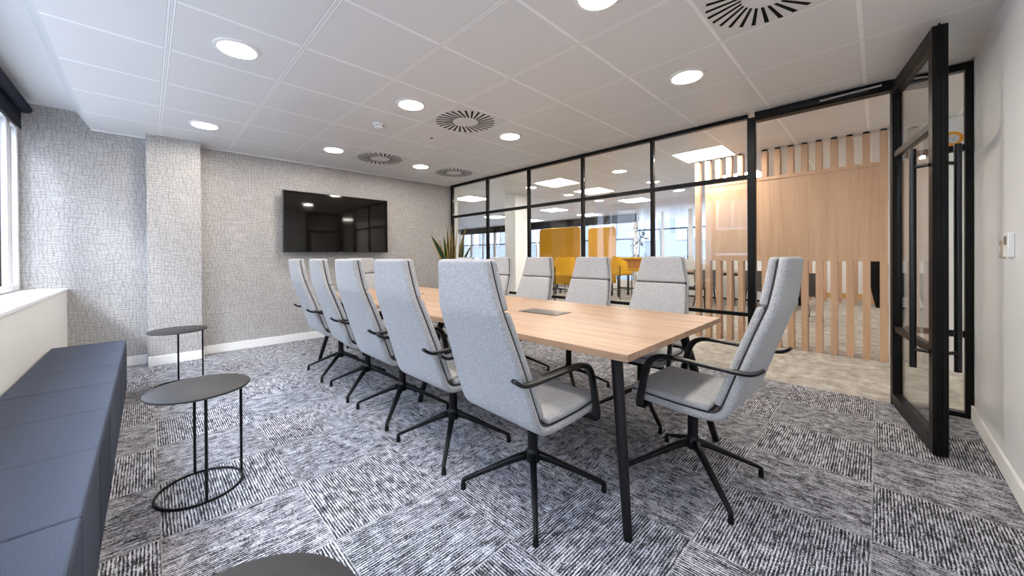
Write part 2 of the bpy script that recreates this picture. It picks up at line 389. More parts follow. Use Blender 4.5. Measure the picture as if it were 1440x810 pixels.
m = MB(); m.tube([(-0.0018, 0.008 * math.cos(a), -0.006 + 0.008 * math.sin(a)) for a in [0.7 + 0.45 * k for k in range(11)]], 0.0012, 6); m.build('small_mark', M_dark, st)

# open door leaf
ang = math.atan2(-0.2385 + 0.092, 3.1 - 3.985)
d1 = bpy.data.objects.new('door_1', None); C.objects.link(d1); d1.location = (3.985, -0.092, 0.008); d1.rotation_euler = (0, 0, ang); struct(d1)
DW, DT, DZ = 0.895, 0.030, 2.36
d_s = 0.062
m = MB(); m.box(0.0, d_s, -DT, DT, 0, DZ); m.build('door_stile', M_frame, d1, bevel=0.003)
m = MB(); m.box(DW - d_s, DW, -DT, DT, 0, DZ); m.box(DW, DW + 0.004, -0.011, -0.006, 0, DZ).box(DW, DW + 0.004, 0.006, 0.011, 0, DZ); m.build('door_stile', M_frame, d1, bevel=0.002)
MB().box(d_s + 0.0005, DW - d_s - 0.0005, -DT, DT, DZ - 0.075, DZ).build('door_rail', M_frame, d1, bevel=0.003)
MB().box(d_s + 0.0005, DW - d_s - 0.0005, -DT, DT, 0, 0.085).build('door_rail', M_frame, d1, bevel=0.003)
for z in (1.815, 0.54):
    MB().box(d_s + 0.0005, DW - d_s - 0.0005, -0.020, 0.020, z, z + 0.042).build('door_bar', M_frame, d1, bevel=0.002)
for z0, z1 in ((0.085, 0.54), (0.582, 1.815), (1.857, DZ - 0.075)):
    MB().box(d_s + 0.001, DW - d_s - 0.001, -0.004, 0.004, z0 + 0.0005, z1 - 0.0005).build('door_pane', M_glass, d1)
MB().tube([(DW - 0.012, 0, DZ), (DW - 0.012, 0, DZ + 0.012)], 0.005, 10).build('top_bolt', M_black, d1)
hu = DW - 0.088
for sgn in (-1, 1):
    h = MB().tube([(hu, sgn * 0.085, 0.455), (hu, sgn * 0.085, 1.715)], 0.0155, 18).build('pull_handle', M_blackgl, d1, smooth='auto')
    for z in (0.56, 1.61):
        MB().tube([(DW - d_s + 0.02, sgn * DT, z), (DW - d_s - 0.002, sgn * 0.052, z), (hu, sgn * 0.085, z)], 0.010, 12).build('standoff', M_blackgl, h, smooth='auto')

# ------------------------------------------------------------------ ceiling fittings
def downlight(label, x, y, n):
    t = thing('ceiling_light', label, 'ceiling light', (x, y, H), 0, 'round recessed ceiling lights')
    MB().rings([[(r * math.cos(2 * PI * k / 48), r * math.sin(2 * PI * k / 48), z) for k in range(48)] for r, z in
                ((0.098, -0.0005), (0.122, -0.0005), (0.121, -0.006), (0.104, -0.010), (0.098, -0.008))], closed=True).build('trim_ring', M_trimw, t, smooth='auto')
    MB().disc(0.0975, -0.0065, -0.001, 48).build('diffuser', M_glow, t)
    return t
L0 = 'round recessed ceiling light, '
spots = [(0.41, 2.77, 'window-side one near the top left of the room'), (0.41, 4.567, 'window-side one nearest the wall pier'),
         (1.615, 0.967, 'middle-row one cut by the top edge of the photo'), (1.615, 2.77, 'middle-row one beside the smoke detector'),
         (1.615, 4.567, 'middle-row one above the left end of the television'), (2.81, 0.967, 'glass-side one nearest the open door'),
         (2.81, 2.77, 'glass-side one between two slotted vents'), (2.81, 4.567, 'glass-side one between the two farthest vents'),
         (0.41, 0.967, 'window-side one directly over the camera corner')]
for k, (x, y, s) in enumerate(spots): downlight(L0 + s, x, y, k)

def vent(label, x, y):
    t = thing('ceiling_vent', label, 'air vent', (x, y, H), 0, 'round slotted ceiling air vents')
    MB().box(-0.292, 0.292, -0.290, 0.290, -0.003, -0.0005).build('faceplate', M_ceilplain, t)
    for k in range(28):
        a = 2 * PI * k / 28 + 0.05; ca, sa = math.cos(a), math.sin(a)
        m = MB(); q = []
        for r, o, w in ((0.120, 0.022, 0.0065), (0.280, -0.014, 0.0105)):
            for s_ in (-1, 1):
                px, py = r, o + s_ * w; q.append((px * ca - py * sa, px * sa + py * ca))
        q = [q[0], q[1], q[3], q[2]]
        m.rings([[(p[0], p[1], z) for p in q] for z in (-0.0045, -0.0031)])
        m.build('slot', M_dark, t)
    MB().disc(0.006, -0.005, -0.0031, 12).build('centre_screw', M_plastic, t)
M_ceilplain = simple('vent_plate_white', (0.73, 0.72, 0.71), 0.38, spec=0.4)
vent('round slotted air vent cut by the top edge of the photo', 2.2, 0.367)
vent('round slotted air vent in the middle of the ceiling', 2.2, 2.767)
vent('round slotted air vent over the right half of the television', 2.2, 4.567)
vent('round slotted air vent in the corner by the glass partition', 3.4, 4.567)

t = thing('smoke_detector', 'white smoke detector on the ceiling beside a round light', 'smoke detector', (1.615, 3.38, H))
MB().lathe([(0.05, -0.0005), (0.052, -0.012), (0.048, -0.016)], 32).build('base', M_plastic, t, smooth='auto')
MB().lathe([(0.042, -0.017), (0.046, -0.022), (0.044, -0.038), (0.034, -0.046), (0.01, -0.048)], 32).build('sensor_head', M_plastic, t, smooth='auto')
m = MB()
for k in range(10):
    a = 2 * PI * k / 10; m.box(0.0452 * math.cos(a) - 0.003, 0.0452 * math.cos(a) + 0.003, 0.0452 * math.sin(a) - 0.003, 0.0452 * math.sin(a) + 0.003, -0.033, -0.026)
m.build('sensor_slots', M_dark, t)
t = thing('ceiling_sensor', 'small flat round sensor set in a ceiling tile', 'sensor', (2.215, 3.38, H))
MB().lathe([(0.03, -0.0005), (0.030, -0.003), (0.024, -0.005)], 28).build('rim', M_trimw, t)
MB().disc(0.017, -0.010, -0.0052, 20).build('lens', M_disp, t)

# ------------------------------------------------------------------ television
t = thing('television', 'wall-mounted black flat screen television on the patterned wall', 'television', (1.965, 5.325, 1.593))
MB().box(-0.715, 0.715, 0.0, 0.035, -0.403, 0.403).build('casing', M_bezel, t, bevel=0.004)
MB().box(-0.706, 0.706, -0.002, -0.0002, -0.392, 0.396).build('screen', M_screen, t)
MB().box(-0.35, 0.35, 0.0355, 0.144, -0.22, 0.22).build('wall_mount', M_dark, t)
MB().box(-0.03, 0.03, -0.003, -0.0002, -0.402, -0.396).build('badge', M_chrome, t)

# ------------------------------------------------------------------ conference table
TX0, TX1, TY0, TY1 = 1.305, 2.487, 0.667, 4.29
tb = thing('conference_table', 'long oak-topped conference table with black splayed round legs', 'table', ((TX0 + TX1) / 2, (TY0 + TY1) / 2, 0))
hx, hy = (TX1 - TX0) / 2, (TY1 - TY0) / 2
MB().box(-hx, hx, -hy, hy, 0.711, 0.74).build('tabletop', M_oak, tb, bevel=0.0015)
m = MB()
for x in (-hx + 0.30, hx - 0.30): m.box(x - 0.025, x + 0.025, -hy + 0.12, hy - 0.12, 0.675, 0.7105)
for y in (-hy + 0.16, 0, hy - 0.16): m.box(-hx + 0.17, hx - 0.17, y - 0.03, y + 0.03, 0.672, 0.7105)
m.build('underframe', M_black, tb, bevel=0.002)
for sx in (-1, 1):
    for fy, ty in ((-hy + 0.02, -hy + 0.16), (0.0, 0.0), (hy - 0.02, hy - 0.16)):
        p0 = Vector((sx * (hx - 0.036), fy, 0.0)); p1 = Vector((sx * (hx - 0.206), ty, 0.70))
        if fy == 0.0: p0.x = sx * (hx - 0.195); p1.x = sx * (hx - 0.44)
        MB().tube([p0, p0.lerp(p1, 0.01), p0.lerp(p1, 0.5), p1], [0.016, 0.018, 0.0225, 0.027], 20).build('leg', M_black, tb, smooth='auto')
cable = [(0.0, -0.9, 0.69), (-0.10, -0.88, 0.60), (-0.16, -0.7, 0.52), (-0.12, -0.45, 0.56), (0.0, -0.3, 0.67)]
pc = thing('power_cable', 'thin black cable looping down under the table', 'cable', (1.896, 2.4785, 0))
def smoothp(p, n=6):
    P = [Vector(q) for q in p]; out = []
    for i in range(len(P) - 1):
        a, b_, c, d = P[max(i - 1, 0)], P[i], P[i + 1], P[min(i + 2, len(P) - 1)]
        for k in range(n):
            u = k / n; out.append(0.5 * ((2 * b_) + (c - a) * u + (2 * a - 5 * b_ + 4 * c - d) * u * u + (3 * b_ - a - 3 * c + d) * u ** 3))
    out.append(P[-1]); return out
MB().tube(smoothp(cable), 0.004, 8).build('cable_loop', M_dark, pc, smooth=True)
def powerbox(y, label):
    t = thing('power_outlet_box', label, 'table socket box', (1.93, y, 0.7402), math.radians(4), 'table socket boxes')
    MB().box(-0.088, 0.088, -0.155, 0.155, 0.0, 0.0035).build('lid_frame', M_bezel, t, bevel=0.001)
    for x in (-0.045, 0.0, 0.045):
        MB().box(x - 0.019, x + 0.019, -0.142, 0.142, 0.0036, 0.0052).build('lid_slat', M_slatmet, t)
M_slatmet = simple('socket_lid_metal', (0.16, 0.13, 0.11), 0.35, 0.6)
powerbox(1.585, 'flush dark metal socket box in the near half of the table')
powerbox(3.40, 'flush dark metal socket box in the far half of the table')

# ------------------------------------------------------------------ conference chairs
def slab(sts, th, rc=0.012, n_c=3, side_r=None):
    """sts: list of (y, z, half_width, thick_scale). A rounded slab hanging on the path: front face on the path, body behind it."""
    P = [Vector((0, a, b_)) for a, b_, *_ in sts]; rings = []
    for i, (y, z, w, ts) in enumerate(sts):
        t = (P[min(i + 1, len(P) - 1)] - P[max(i - 1, 0)]).normalized()
        nrm = Vector((0, t.z, -t.y))           # towards the back/under side when walking down the back and out the seat
        if nrm.dot(Vector((0, -1, -1))) < 0: nrm = -nrm
        T = th * ts; r = min(rc, T * 0.48); ring = []
        off = nrm * (th * (1 - ts) / 2)
        for cx_, cn, a0 in ((w - r, r, -90), (w - r, T - r, 0), (-w + r, T - r, 90), (-w + r, r, 180)):
            for k in range(n_c + 1):
                a = math.radians(a0 + 90 * k / n_c)
                ring.append(P[i] + off + Vector((1, 0, 0)) * (cx_ + r * math.cos(a)) + nrm * (cn + r * math.sin(a)))
        rings.append(ring)
    return MB().rings(rings)
def path(pts, n):
    """resample a list of (y,z,w) with rounded ends"""
    q = [Vector(p) for p in pts]; s = smoothp(q, n); out = []
    tot = len(s) - 1; a0, a1 = s[0], s[-1]
    d0 = (s[1] - s[0]); d0.z = 0; d0.normalize(); d1 = (s[-1] - s[-2]); d1.z = 0; d1.normalize()
    def endst(a, d, L_, sh):
        r = []
        for u in (1.0, 0.86, 0.55, 0.2):
            k = math.sqrt(max(0, 1 - u * u)); r.append((a.x + d.x * u * L_, a.y + d.y * u * L_, a.z - sh * (1 - k), 0.18 + 0.82 * k))
        return r
    st = endst(a0, -d0, 0.014, 0.024); body = [(v.x, v.y, v.z, 1.0) for v in s]; en = endst(a1, d1, 0.012, 0.02)[::-1]
    return st + body + en

def make_chair():
    root = thing('conference_chair', 'x', 'chair', (0, 0, 0), 0, 'grey high-back conference chairs')
    shell = [(-0.386, 1.098, 0.164), (-0.374, 1.0, 0.182), (-0.361, 0.925, 0.197), (-0.351, 0.890, 0.202), (-0.318, 0.80, 0.212), (-0.276, 0.68, 0.224), (-0.238, 0.57, 0.233),
             (-0.214, 0.50, 0.237), (-0.192, 0.452, 0.238), (-0.150, 0.431, 0.238), (-0.06, 0.430, 0.237), (0.08, 0.434, 0.234), (0.205, 0.441, 0.226)]
    slab(path(shell, 3), 0.036, 0.016).build('shell', M_felt, root, smooth=True)
    def offs(pts, d):
        out = []
        for i, p in enumerate(pts):
            a, b_ = pts[max(i - 1, 0)], pts[min(i + 1, len(pts) - 1)]
            t = Vector((b_[0] - a[0], b_[1] - a[1])).normalized(); nn = Vector((-t.y, t.x))
            if nn.x + nn.y < 0: nn = -nn
            out.append((p[0] + nn.x * d, p[1] + nn.y * d, p[2]))
        return out
    TH = 0.032; gap = 0.003
    head = [(-0.386, 1.093, 0.158), (-0.374, 1.0, 0.176), (-0.361, 0.920, 0.193)]
    slab(path(offs(head, TH + gap), 4), TH, 0.017).build('headrest_cushion', M_felt, root, smooth=True)
    back = [(-0.348, 0.885, 0.197), (-0.318, 0.80, 0.207), (-0.276, 0.68, 0.219), (-0.238, 0.57, 0.228), (-0.214, 0.50, 0.232), (-0.205, 0.475, 0.232)]
    slab(path(offs(back, TH + gap), 3), TH, 0.017).build('back_cushion', M_felt, root, smooth=True)
    seat = [(-0.140, 0.431, 0.230), (-0.06, 0.430, 0.231), (0.08, 0.434, 0.228), (0.196, 0.441, 0.220)]
    slab(path(offs(seat, 0.030 + gap), 4), 0.030, 0.014).build('seat_cushion', M_felt, root, smooth=True)
    # dark seam line between shell and cushions
    pts = offs([(p[0], p[1], p[2]) for p in shell], 0.0015)
    s = smoothp(pts, 3); m = MB()
    m.rings([[(sx * (v.z - 0.009), v.x + dx, v.y + dz) for sx, dx, dz in ((-1, -0.002, -0.002), (-1, 0.0026, 0.0026), (1, 0.0026, 0.0026), (1, -0.002, -0.002))] for v in s])
    m.build('seam_piping', M_seam, root)
    for sx in (-1, 1):
        prof = [(-0.358, 0.668, .009), (-0.338, 0.652, .010), (-0.308, 0.641, .0105), (-0.25, 0.640, .010), (-0.12, 0.645, .010), (-0.01, 0.649, .011), (0.045, 0.645, .013),
                (0.085, 0.625, .015), (0.110, 0.590, .016), (0.125, 0.540, .0165), (0.140, 0.470, .017), (0.150, 0.415, .018), (0.151, 0.385, .018)]
        P = []; R = []
        for i, (y, z, r) in enumerate(prof):
            x = 0.257 if i > 3 else 0.257 - 0.006 * (3 - i) * 0.6
            P.append((sx * x, y, z)); R.append((0.0155 if i < 8 else 0.0125, r * (0.85 if i < 7 else 1)))
        # refine
        PP = smoothp(P, 3); RR = []
        for i in range(len(P) - 1):
            for k in range(3): u = k / 3; RR.append((R[i][0] * (1 - u) + R[i + 1][0] * u, R[i][1] * (1 - u) + R[i + 1][1] * u))
        RR.append(R[-1])
        MB().tube(PP, RR, 16, sect='sq', side=(1, 0, 0)).build('armrest', M_blackgl, root, smooth=True)
    m = MB(); m.box(-0.268, 0.268, 0.122, 0.165, 0.378, 0.388).box(-0.09, 0.09, -0.10, 0.165, 0.372, 0.3935)
    m.build('under_frame', M_black, root, bevel=0.003)
    MB().tube([(0, 0, 0.17), (0, 0, 0.335)], 0.0245, 24).build('column', M_black, root, smooth='auto')
    MB().tube([(0, 0, 0.3351), (0, 0, 0.3718)], 0.013, 18).build('piston', M_chrome, root, smooth='auto')
    MB().lathe([(0.028, 0.140), (0.034, 0.148), (0.036, 0.172), (0.030, 0.195), (0.0247, 0.203)], 28).build('hub', M_black, root, smooth='auto')
    for k in range(4):
        a = PI / 4 + k * PI / 2; d = Vector((math.cos(a), math.sin(a), 0)); sd = (-d.y, d.x, 0)
        q = [d * 0.026 + Vector((0, 0, 0.172)), d * 0.09 + Vector((0, 0, 0.150)), d * 0.20 + Vector((0, 0, 0.103)), d * 0.318 + Vector((0, 0, 0.052)), d * 0.334 + Vector((0, 0, 0.044)), d * 0.341 + Vector((0, 0, 0.034))]
        lg = MB().tube(q, [(0.019, 0.018), (0.016, 0.0145), (0.0135, 0.011), (0.0115, 0.0088), (0.0105, 0.0085), (0.008, 0.006)], 12, side=sd, sect='sq').build('leg', M_black, root, smooth=True)
        MB().tube([d * 0.335 + Vector((0, 0, 0)), d * 0.335 + Vector((0, 0, 0.008)), d * 0.335 + Vector((0, 0, 0.036))], [0.0125, 0.0125, 0.010], 14).build('glide', M_dark, lg, smooth='auto')
    return root
chair = make_chair()
CL = 'grey felt high-back swivel chair '
chairs = [
    (1.312, 1.155, -92, CL + 'on the window side of the table, nearest the camera', 0),
    (1.320, 1.800, -90, CL + 'on the window side of the table, second from the camera', 1),
    (1.340, 2.450, -91, CL + 'in the middle of the window-side row', 0),
    (1.355, 3.075, -95, CL + 'on the window side of the table, fourth from the camera', 0),
    (1.365, 3.715, -93.5, CL + 'on the window side of the table, farthest from the camera', 0),
    (1.980, 0.660, -2, CL + 'alone at the near end of the table', 0),
    (2.535, 1.195, 90, CL + 'on the glass side of the table, nearest the camera', 0),
    (2.560, 1.840, 91, CL + 'on the glass side of the table, second from the camera', 0),
    (2.560, 2.490, 90, CL + 'in the middle of the glass-side row', 0),
    (2.560, 3.090, 88, CL + 'on the glass side of the table, fourth from the camera', 0),
    (2.560, 3.740, 90, CL + 'on the glass side of the table, farthest, mostly hidden', 0),
    (2.000, 4.340, 180, CL + 'at the far end of the table, below the television', 0),
]
for i, (x, y, a, lab, _) in enumerate(chairs):
    o = chair if i == 0 else copy_tree(chair)
    o.location = (x, y, 0); o.rotation_euler = (0, 0, math.radians(a)); o['label'] = lab

# ------------------------------------------------------------------ bench and side tables
benches = [(3.035, 4.52, 'dark blue-grey upholstered bench section at the far end, below the sill'),
           (1.515, 3.029, 'dark blue-grey upholstered bench section in the middle of the row'),
           (-0.02, 1.509, 'dark blue-grey upholstered bench section nearest the camera, bottom left corner')]
for y0, y1, lab in benches:
    t = thing('upholstered_bench', lab, 'bench', (-0.337, y0, 0), 0, 'upholstered bench sections below the window sill')
    Lb = y1 - y0; c = 0.205
    MB().box(-c, c, 0.0, Lb, 0.025, 0.405).build('upholstery', M_bench, t, bevel=0.012, seg=3)
    m = MB(); m.box(-c + 0.0, c, 0.0, Lb, 0.4055, 0.424); m.build('seat_top', M_bench, t, bevel=0.008, seg=3)
    m = MB()
    for k in (1, 2): m.box(-c + 0.002, c - 0.002, Lb * k / 3 - 0.0015, Lb * k / 3 + 0.0015, 0.4241, 0.4247).box(c + 0.0002, c + 0.001, Lb * k / 3 - 0.0015, Lb * k / 3 + 0.0015, 0.04, 0.39)
    m.build('stitching', M_seam, t)
    for x in (-c + 0.05, c - 0.05):
        for y in (0.06, Lb - 0.06): MB().disc(0.02, 0.0, 0.0248, 16, x, y).build('foot', M_dark, t)

def side_table(x, y, rz, lab):
    t = thing('side_table', lab, 'side table', (x, y, 0), rz, 'round black side tables')
    MB().disc(0.203, 0.484, 0.496, 64, bev=0.003).build('tabletop', M_tabletop, t, smooth='auto')
    n = 64
    MB().tube([(0.166 * math.cos(2 * PI * k / n), 0.166 * math.sin(2 * PI * k / n), 0.006) for k in range(n)], 0.006, 10, closed=True).build('base_ring', M_black, t, smooth=True)
    for k in range(3):
        a = (k - 1) * PI / 2
        MB().tube([(0.166 * math.cos(a), 0.166 * math.sin(a), 0.004), (0.166 * math.cos(a), 0.166 * math.sin(a), 0.4835)], 0.0065, 12).build('leg', M_black, t, smooth='auto')
    return t
side_table(0.178, 2.312, math.radians(3), 'round black side table with ring base in front of the middle bench')
side_table(0.190, 4.300, math.radians(-2.6), 'round black side table farthest away, in front of the wall pier')
side_table(0.085, 0.715, math.radians(20), 'round black side table cut by the bottom edge of the photo')

# ------------------------------------------------------------------ snake plant
sp = thing('snake_plant', 'snake plant with yellow-edged sword leaves by the glass corner', 'plant', (3.50, 4.75, 0))
MB().lathe([(0.15, 0.0), (0.16, 0.02), (0.20, 0.80), (0.20, 0.83), (0.185, 0.83), (0.18, 0.79)], 36).build('planter', M_planter, sp, smooth='auto')
MB().disc(0.179, 0.75, 0.785, 30).build('soil', M_soil, sp)
rnd = random.Random(5)
leaves = [(-0.11, -0.02, -0.435, -0.04, 1.445, 0.046, 0), (-0.08, 0.05, -0.24, 0.06, 1.41, 0.013, 1), (-0.08, 0.0, -0.11, 0.0, 1.59, 0.024, 1), (-0.05, -0.05, -0.075, -0.06, 1.47, 0.034, 1),
          (-0.02, 0.02, 0.0, 0.03, 1.64, 0.028, 1), (0.03, 0.0, 0.12, 0.0, 1.86, 0.028, 1), (0.02, 0.05, 0.03, 0.06, 1.60, 0.030, 0), (0.08, -0.03, 0.215, -0.03, 1.49, 0.032, 1), (0.10, 0.04, 0.31, 0.03, 1.63, 0.024, 1),
          (0.12, -0.02, 0.375, -0.04, 1.335, 0.022, 1), (0.04, -0.08, 0.07, -0.10, 1.50, 0.034, 0), (-0.02, -0.09, -0.05, -0.13, 1.42, 0.036, 0), (-0.10, -0.07, -0.20, -0.10, 1.34, 0.036, 1), (0.08, -0.09, 0.13, -0.12, 1.40, 0.034, 0),
          (-0.12, 0.03, -0.27, 0.06, 1.24, 0.026, 1), (0.06, 0.08, 0.15, 0.10, 1.42, 0.028, 1), (-0.05, 0.08, -0.10, 0.11, 1.46, 0.028, 0), (0.12, 0.03, 0.22, 0.03, 1.30, 0.028, 1)]
for (bx, by, tx, ty, tz, w, kind) in leaves:
    m = MB(); n = 12; rows = []; tw = rnd.uniform(-0.9, 0.9); a0 = rnd.uniform(0, PI)
    for i in range(n + 1):
        u = i / n; e = u ** 1.7
        p = Vector((bx + (tx - bx) * e, by + (ty - by) * e, 0.78 + (tz - 0.78) * (u if True else u)))
        ww = w * (0.65 + 0.9 * u - 0.35 * u * u) * (1 if u < 0.6 else max(0.02, 1 - ((u - 0.6) / 0.4) ** 1.6)) * 0.95
        a = a0 + tw * u; sd = Vector((math.cos(a), math.sin(a), 0)); nn = Vector((-sd.y, sd.x, 0))
        row = []
        for s_, dp in ((-1, 0.0), (-0.66, 0.2), (0, 0.34), (0.66, 0.2), (1, 0.0)): row.append(p + sd * ww * s_ - nn * ww * dp)
        for s_, dp in ((0.72, 0.2), (0, 0.34), (-0.72, 0.2)): row.append(p + sd * ww * s_ - nn * (ww * dp - 0.003))
        rows.append([m.bm.verts.new(v) for v in row])
    for i in range(n):
        for j in range(8):
            f = m.bm.faces.new((rows[i][j], rows[i][(j + 1) % 8], rows[i + 1][(j + 1) % 8], rows[i + 1][j]))
            f.material_index = 1 if j in (0, 3, 4, 7) else 0
    m.bm.faces.new(rows[0][::-1]); m.bm.faces.new(rows[-1])
    m.build('leaf', [M_green if kind == 0 else M_leafmid, M_leafy], sp, smooth=True)

# ------------------------------------------------------------------ controls on the right wall
t = thing('thermostat', 'white wall thermostat with a small display on the right wall', 'thermostat', (2.97, -0.4495, 1.158))
MB().box(-0.05, 0.05, 0.0, 0.020, -0.058, 0.058).build('casing', M_plastic, t, bevel=0.003)
MB().box(-0.030, 0.032, 0.0202, 0.0212, 0.0, 0.043).build('display', M_disp, t)
MB().box(-0.022, 0.022, 0.0202, 0.0215, -0.013, -0.006).build('button', M_plastic, t)
t = thing('switch_plate', 'small metallic switch plate beside the thermostat', 'switch', (3.135, -0.4495, 1.138))
MB().box(-0.040, 0.040, 0.0, 0.010, -0.045, 0.045).build('plate', M_beigepl, t, bevel=0.003)
MB().box(-0.014, 0.014, 0.0102, 0.015, -0.018, 0.018).build('rocker', M_plastic, t, bevel=0.002)

# ------------------------------------------------------------------ beyond the glass: slatted oak screen
XS = 5.45
ss = thing('slat_screen', 'oak slatted divider screen with a solid middle panel beyond the doorway', 'screen', (XS, 0, 0))
sy = [-0.041 + 0.1277 * k for k in range(15)]
for k, y in enumerate(sy):
    full = (k == 0 or k == 14)
    zz = [(0.0, 2.395)] if full else [(0.0, 1.041), (2.076, 2.395)]
    for z0, z1 in zz:
        sl = MB().box(0, 0.11, y - 0.0295, y + 0.0295, z0, z1).build('slat', M_oakv, ss, bevel=0.0015)
    MB().box(0.01, 0.10, y - 0.024, y + 0.024, 2.3952, H - 0.0005).build('black_cap', M_dark, ss)
ya, yb_ = sy[0] + 0.030, sy[13] + 0.0295
MB().box(0.006, 0.10, ya, yb_, 1.078, 2.036).build('panel', M_oakv, ss)
MB().box(0.0, 0.105, ya, yb_, 2.0375, 2.0755).build('rail', M_oakv, ss)
MB().box(0.0, 0.105, ya, yb_, 1.0415, 1.0765).build('rail', M_oakv, ss)

# white wall beside the slat screen, office outer walls
sbox('wall_corridor', 5.5, 12.6, -0.9, -0.16, -0.02, H - 0.001, M_wallw)
sbox('wall_corridor', 5.48, 5.5, -4.0, -0.075, -0.02, H - 0.001, M_wallw)
sbox('wall_corridor', 4.0, 5.48, -4.1, -4.0, -0.02, H - 0.001, M_wallw)
sbox('wall_corridor', 3.9, 4.0, -4.0, -0.571, -0.02, H - 0.001, M_wallw)
sbox('baseboard_corridor', 5.466, 5.479, -3.9, -0.08, 0.0005, 0.10, M_white)
sbox('wall_far', 12.6, 12.7, -0.9, 1.95, -0.02, H - 0.001, M_wallw)
sbox('baseboard_far', 12.58, 12.599, -0.15, 1.84, 0.0005, 0.13, M_ochre)
sbox('wall_end', 4.1, 11.0, 14.0, 14.1, -0.02, H - 0.001, M_wallw)
sbox('wall_office', 4.071, 4.15, YB - 0.0, 14.0, -0.02, H - 0.001, M_wallw)
# far window wall (X = 10.8, Y 4.3..14)
XW = 10.8
sbox('wall_windows', XW, XW + 0.2, 4.42, 14.0, -0.02, 0.30, M_white)
sbox('wall_windows', XW, XW + 0.2, 1.95, 4.419, -0.02, 0.95, M_wallw)
sbox('wall_windows', XW, XW + 0.2, 5.22, 14.0, 2.16, H - 0.001, M_frame)
sbox('wall_windows', XW, 12.6, 1.85, 1.949, -0.02, H - 0.001, M_wallw)
ys = [2.02 + 0.80 * k for k in range(16)]
for i in range(15):
    y0, y1 = ys[i] + 0.001, ys[i + 1] - 0.001
    w = bpy.data.objects.new('window_%d' % (i + 7), None); C.objects.link(w); low = 0.301 if i > 2 else 0.951; w.location = (XW, y0, low); struct(w)
    W = y1 - y0; zt = (2.159 if i > 3 else 2.412) - low; f_ = 0.09 if i % 2 == 0 else 0.035
    m = MB(); m.box(0.02, 0.10, 0, f_, 0, zt).box(0.02, 0.10, W - 0.03, W, 0, zt).box(0.02, 0.10, f_, W - 0.03, 0, 0.05)
    m.build('window_frame', M_upvc, w)
    m = MB(); m.box(0.03, 0.09, f_, W - 0.03, zt - 0.54, zt - 0.50).box(0.03, 0.09, f_ + 0.001, f_ + 0.03, 0.05, zt - 0.541)
    m.build('transom', M_frame, w)
    MB().box(0.05, 0.056, f_ + 0.031, W - 0.031, 0.051, zt - 0.541).build('pane', M_wglass, w)
# column
sbox('wall_column', 5.41, 5.80, 5.20, 5.50, 0.0, H - 0.001, M_wallw)
sbox('baseboard_column', 5.395, 5.81, 5.185, 5.1995, 0.0005, 0.1, M_frame)

# square light panels of the office, plus two added for fill light
PL = 'square light panel in the office ceiling, '
pan = [(5.14, 1.567, 'above the end of the slatted screen'), (5.2, 3.967, 'right of the column, nearest the glass'), (5.2, 6.367, 'left of the column, nearest the glass'),
       (6.4, 3.967, 'just behind the nearest panel'), (8.2, 3.967, 'above the potted plant'), (8.2, 6.367, 'above the larger yellow screen'),
       (8.2, 8.767, 'directly left of the column, farther back'), (10.0, 6.367, 'near the far windows, right of the column'), (10.0, 8.767, 'near the far windows, behind the column'), (7.0, 1.567, 'behind the slatted screen'), (9.4, 1.567, 'above the meeting table'), (11.8, 0.967, 'added as fill light behind the distant slatted screen'), (4.85, -2.03, 'added out of view to brighten the corridor')]  # last two panels are added, to brighten the far wall and the corridor
for x, y, s in pan:
    t = thing('light_panel', PL + s, 'ceiling light', (x, y, H), 0, 'square office ceiling light panels')
    m = MB(); m.box(-0.297, 0.297, -0.297, -0.283, -0.006, -0.0005).box(-0.297, 0.297, 0.283, 0.297, -0.006, -0.0005).box(-0.297, -0.283, -0.283, 0.283, -0.006, -0.0005).box(0.283, 0.297, -0.283, 0.283, -0.006, -0.0005)
    m.build('frame', M_trimw, t); MB().box(-0.282, 0.282, -0.282, 0.282, -0.004, -0.001).build('diffuser', M_glow2, t)

# ------------------------------------------------------------------ office furniture
def high_chair(label, x, y, rz):
    t = thing('high_chair', label, 'chair', (x, y, 0), rz, 'mustard yellow high chairs')
    MB().box(-0.24, 0.24, -0.22, 0.24, 0.62, 0.72).build('seat', M_yellow, t, bevel=0.03, seg=3)
    n = 14; rings = []
    prof = [(0.66, 0.0), (0.70, 0.0), (0.86, -0.01), (1.00, -0.03), (1.06, -0.05), (1.09, -0.07)]
    m = MB(); R = []
    for z, ins in prof:
        r = []
        for k in range(n + 1):
            a = PI + PI * k / n; r.append(((0.275 + ins * 0.6) * math.cos(a), 0.02 + 0.255 * math.sin(a), z if abs(math.cos(a)) < 0.8 else 0.66 + (z - 0.66) * 0.75))
        for k in range(n, -1, -1):
            a = PI + PI * k / n; r.append(((0.225 + ins * 0.6) * math.cos(a), 0.02 + 0.205 * math.sin(a), z if abs(math.cos(a)) < 0.8 else 0.66 + (z - 0.66) * 0.75))
        R.append(r)
    m.rings(R); m.build('backrest', M_yellow, t, smooth='auto')
    for sx in (-1, 1):
        for sy_ in (-1, 1):
            MB().tube([(sx * 0.22, sy_ * 0.21, 0), (sx * 0.22, sy_ * 0.21, 0.64 if sy_ > 0 else 0.86)], 0.012, 10).build('leg', M_black, t)
    m = MB()
    for sy_ in (-1, 1): m.tube([(-0.22, sy_ * 0.21, 0.25), (0.22, sy_ * 0.21, 0.25)], 0.009, 8)
    for sx in (-1, 1): m.tube([(sx * 0.22, -0.21, 0.25), (sx * 0.22, 0.21, 0.25)], 0.009, 8)
    m.build('footrest', M_black, t)
    return t
high_chair('mustard yellow high chair in front of the larger yellow screen', 7.50, 5.50, math.radians(-48)).scale = (1.18, 1.18, 1.0)
high_chair('mustard yellow high chair left of the yellow high table', 8.70, 4.66, math.radians(-105))
high_chair('mustard yellow high chair half hidden between the grey chair backs', 8.75, 6.35, math.radians(-90))

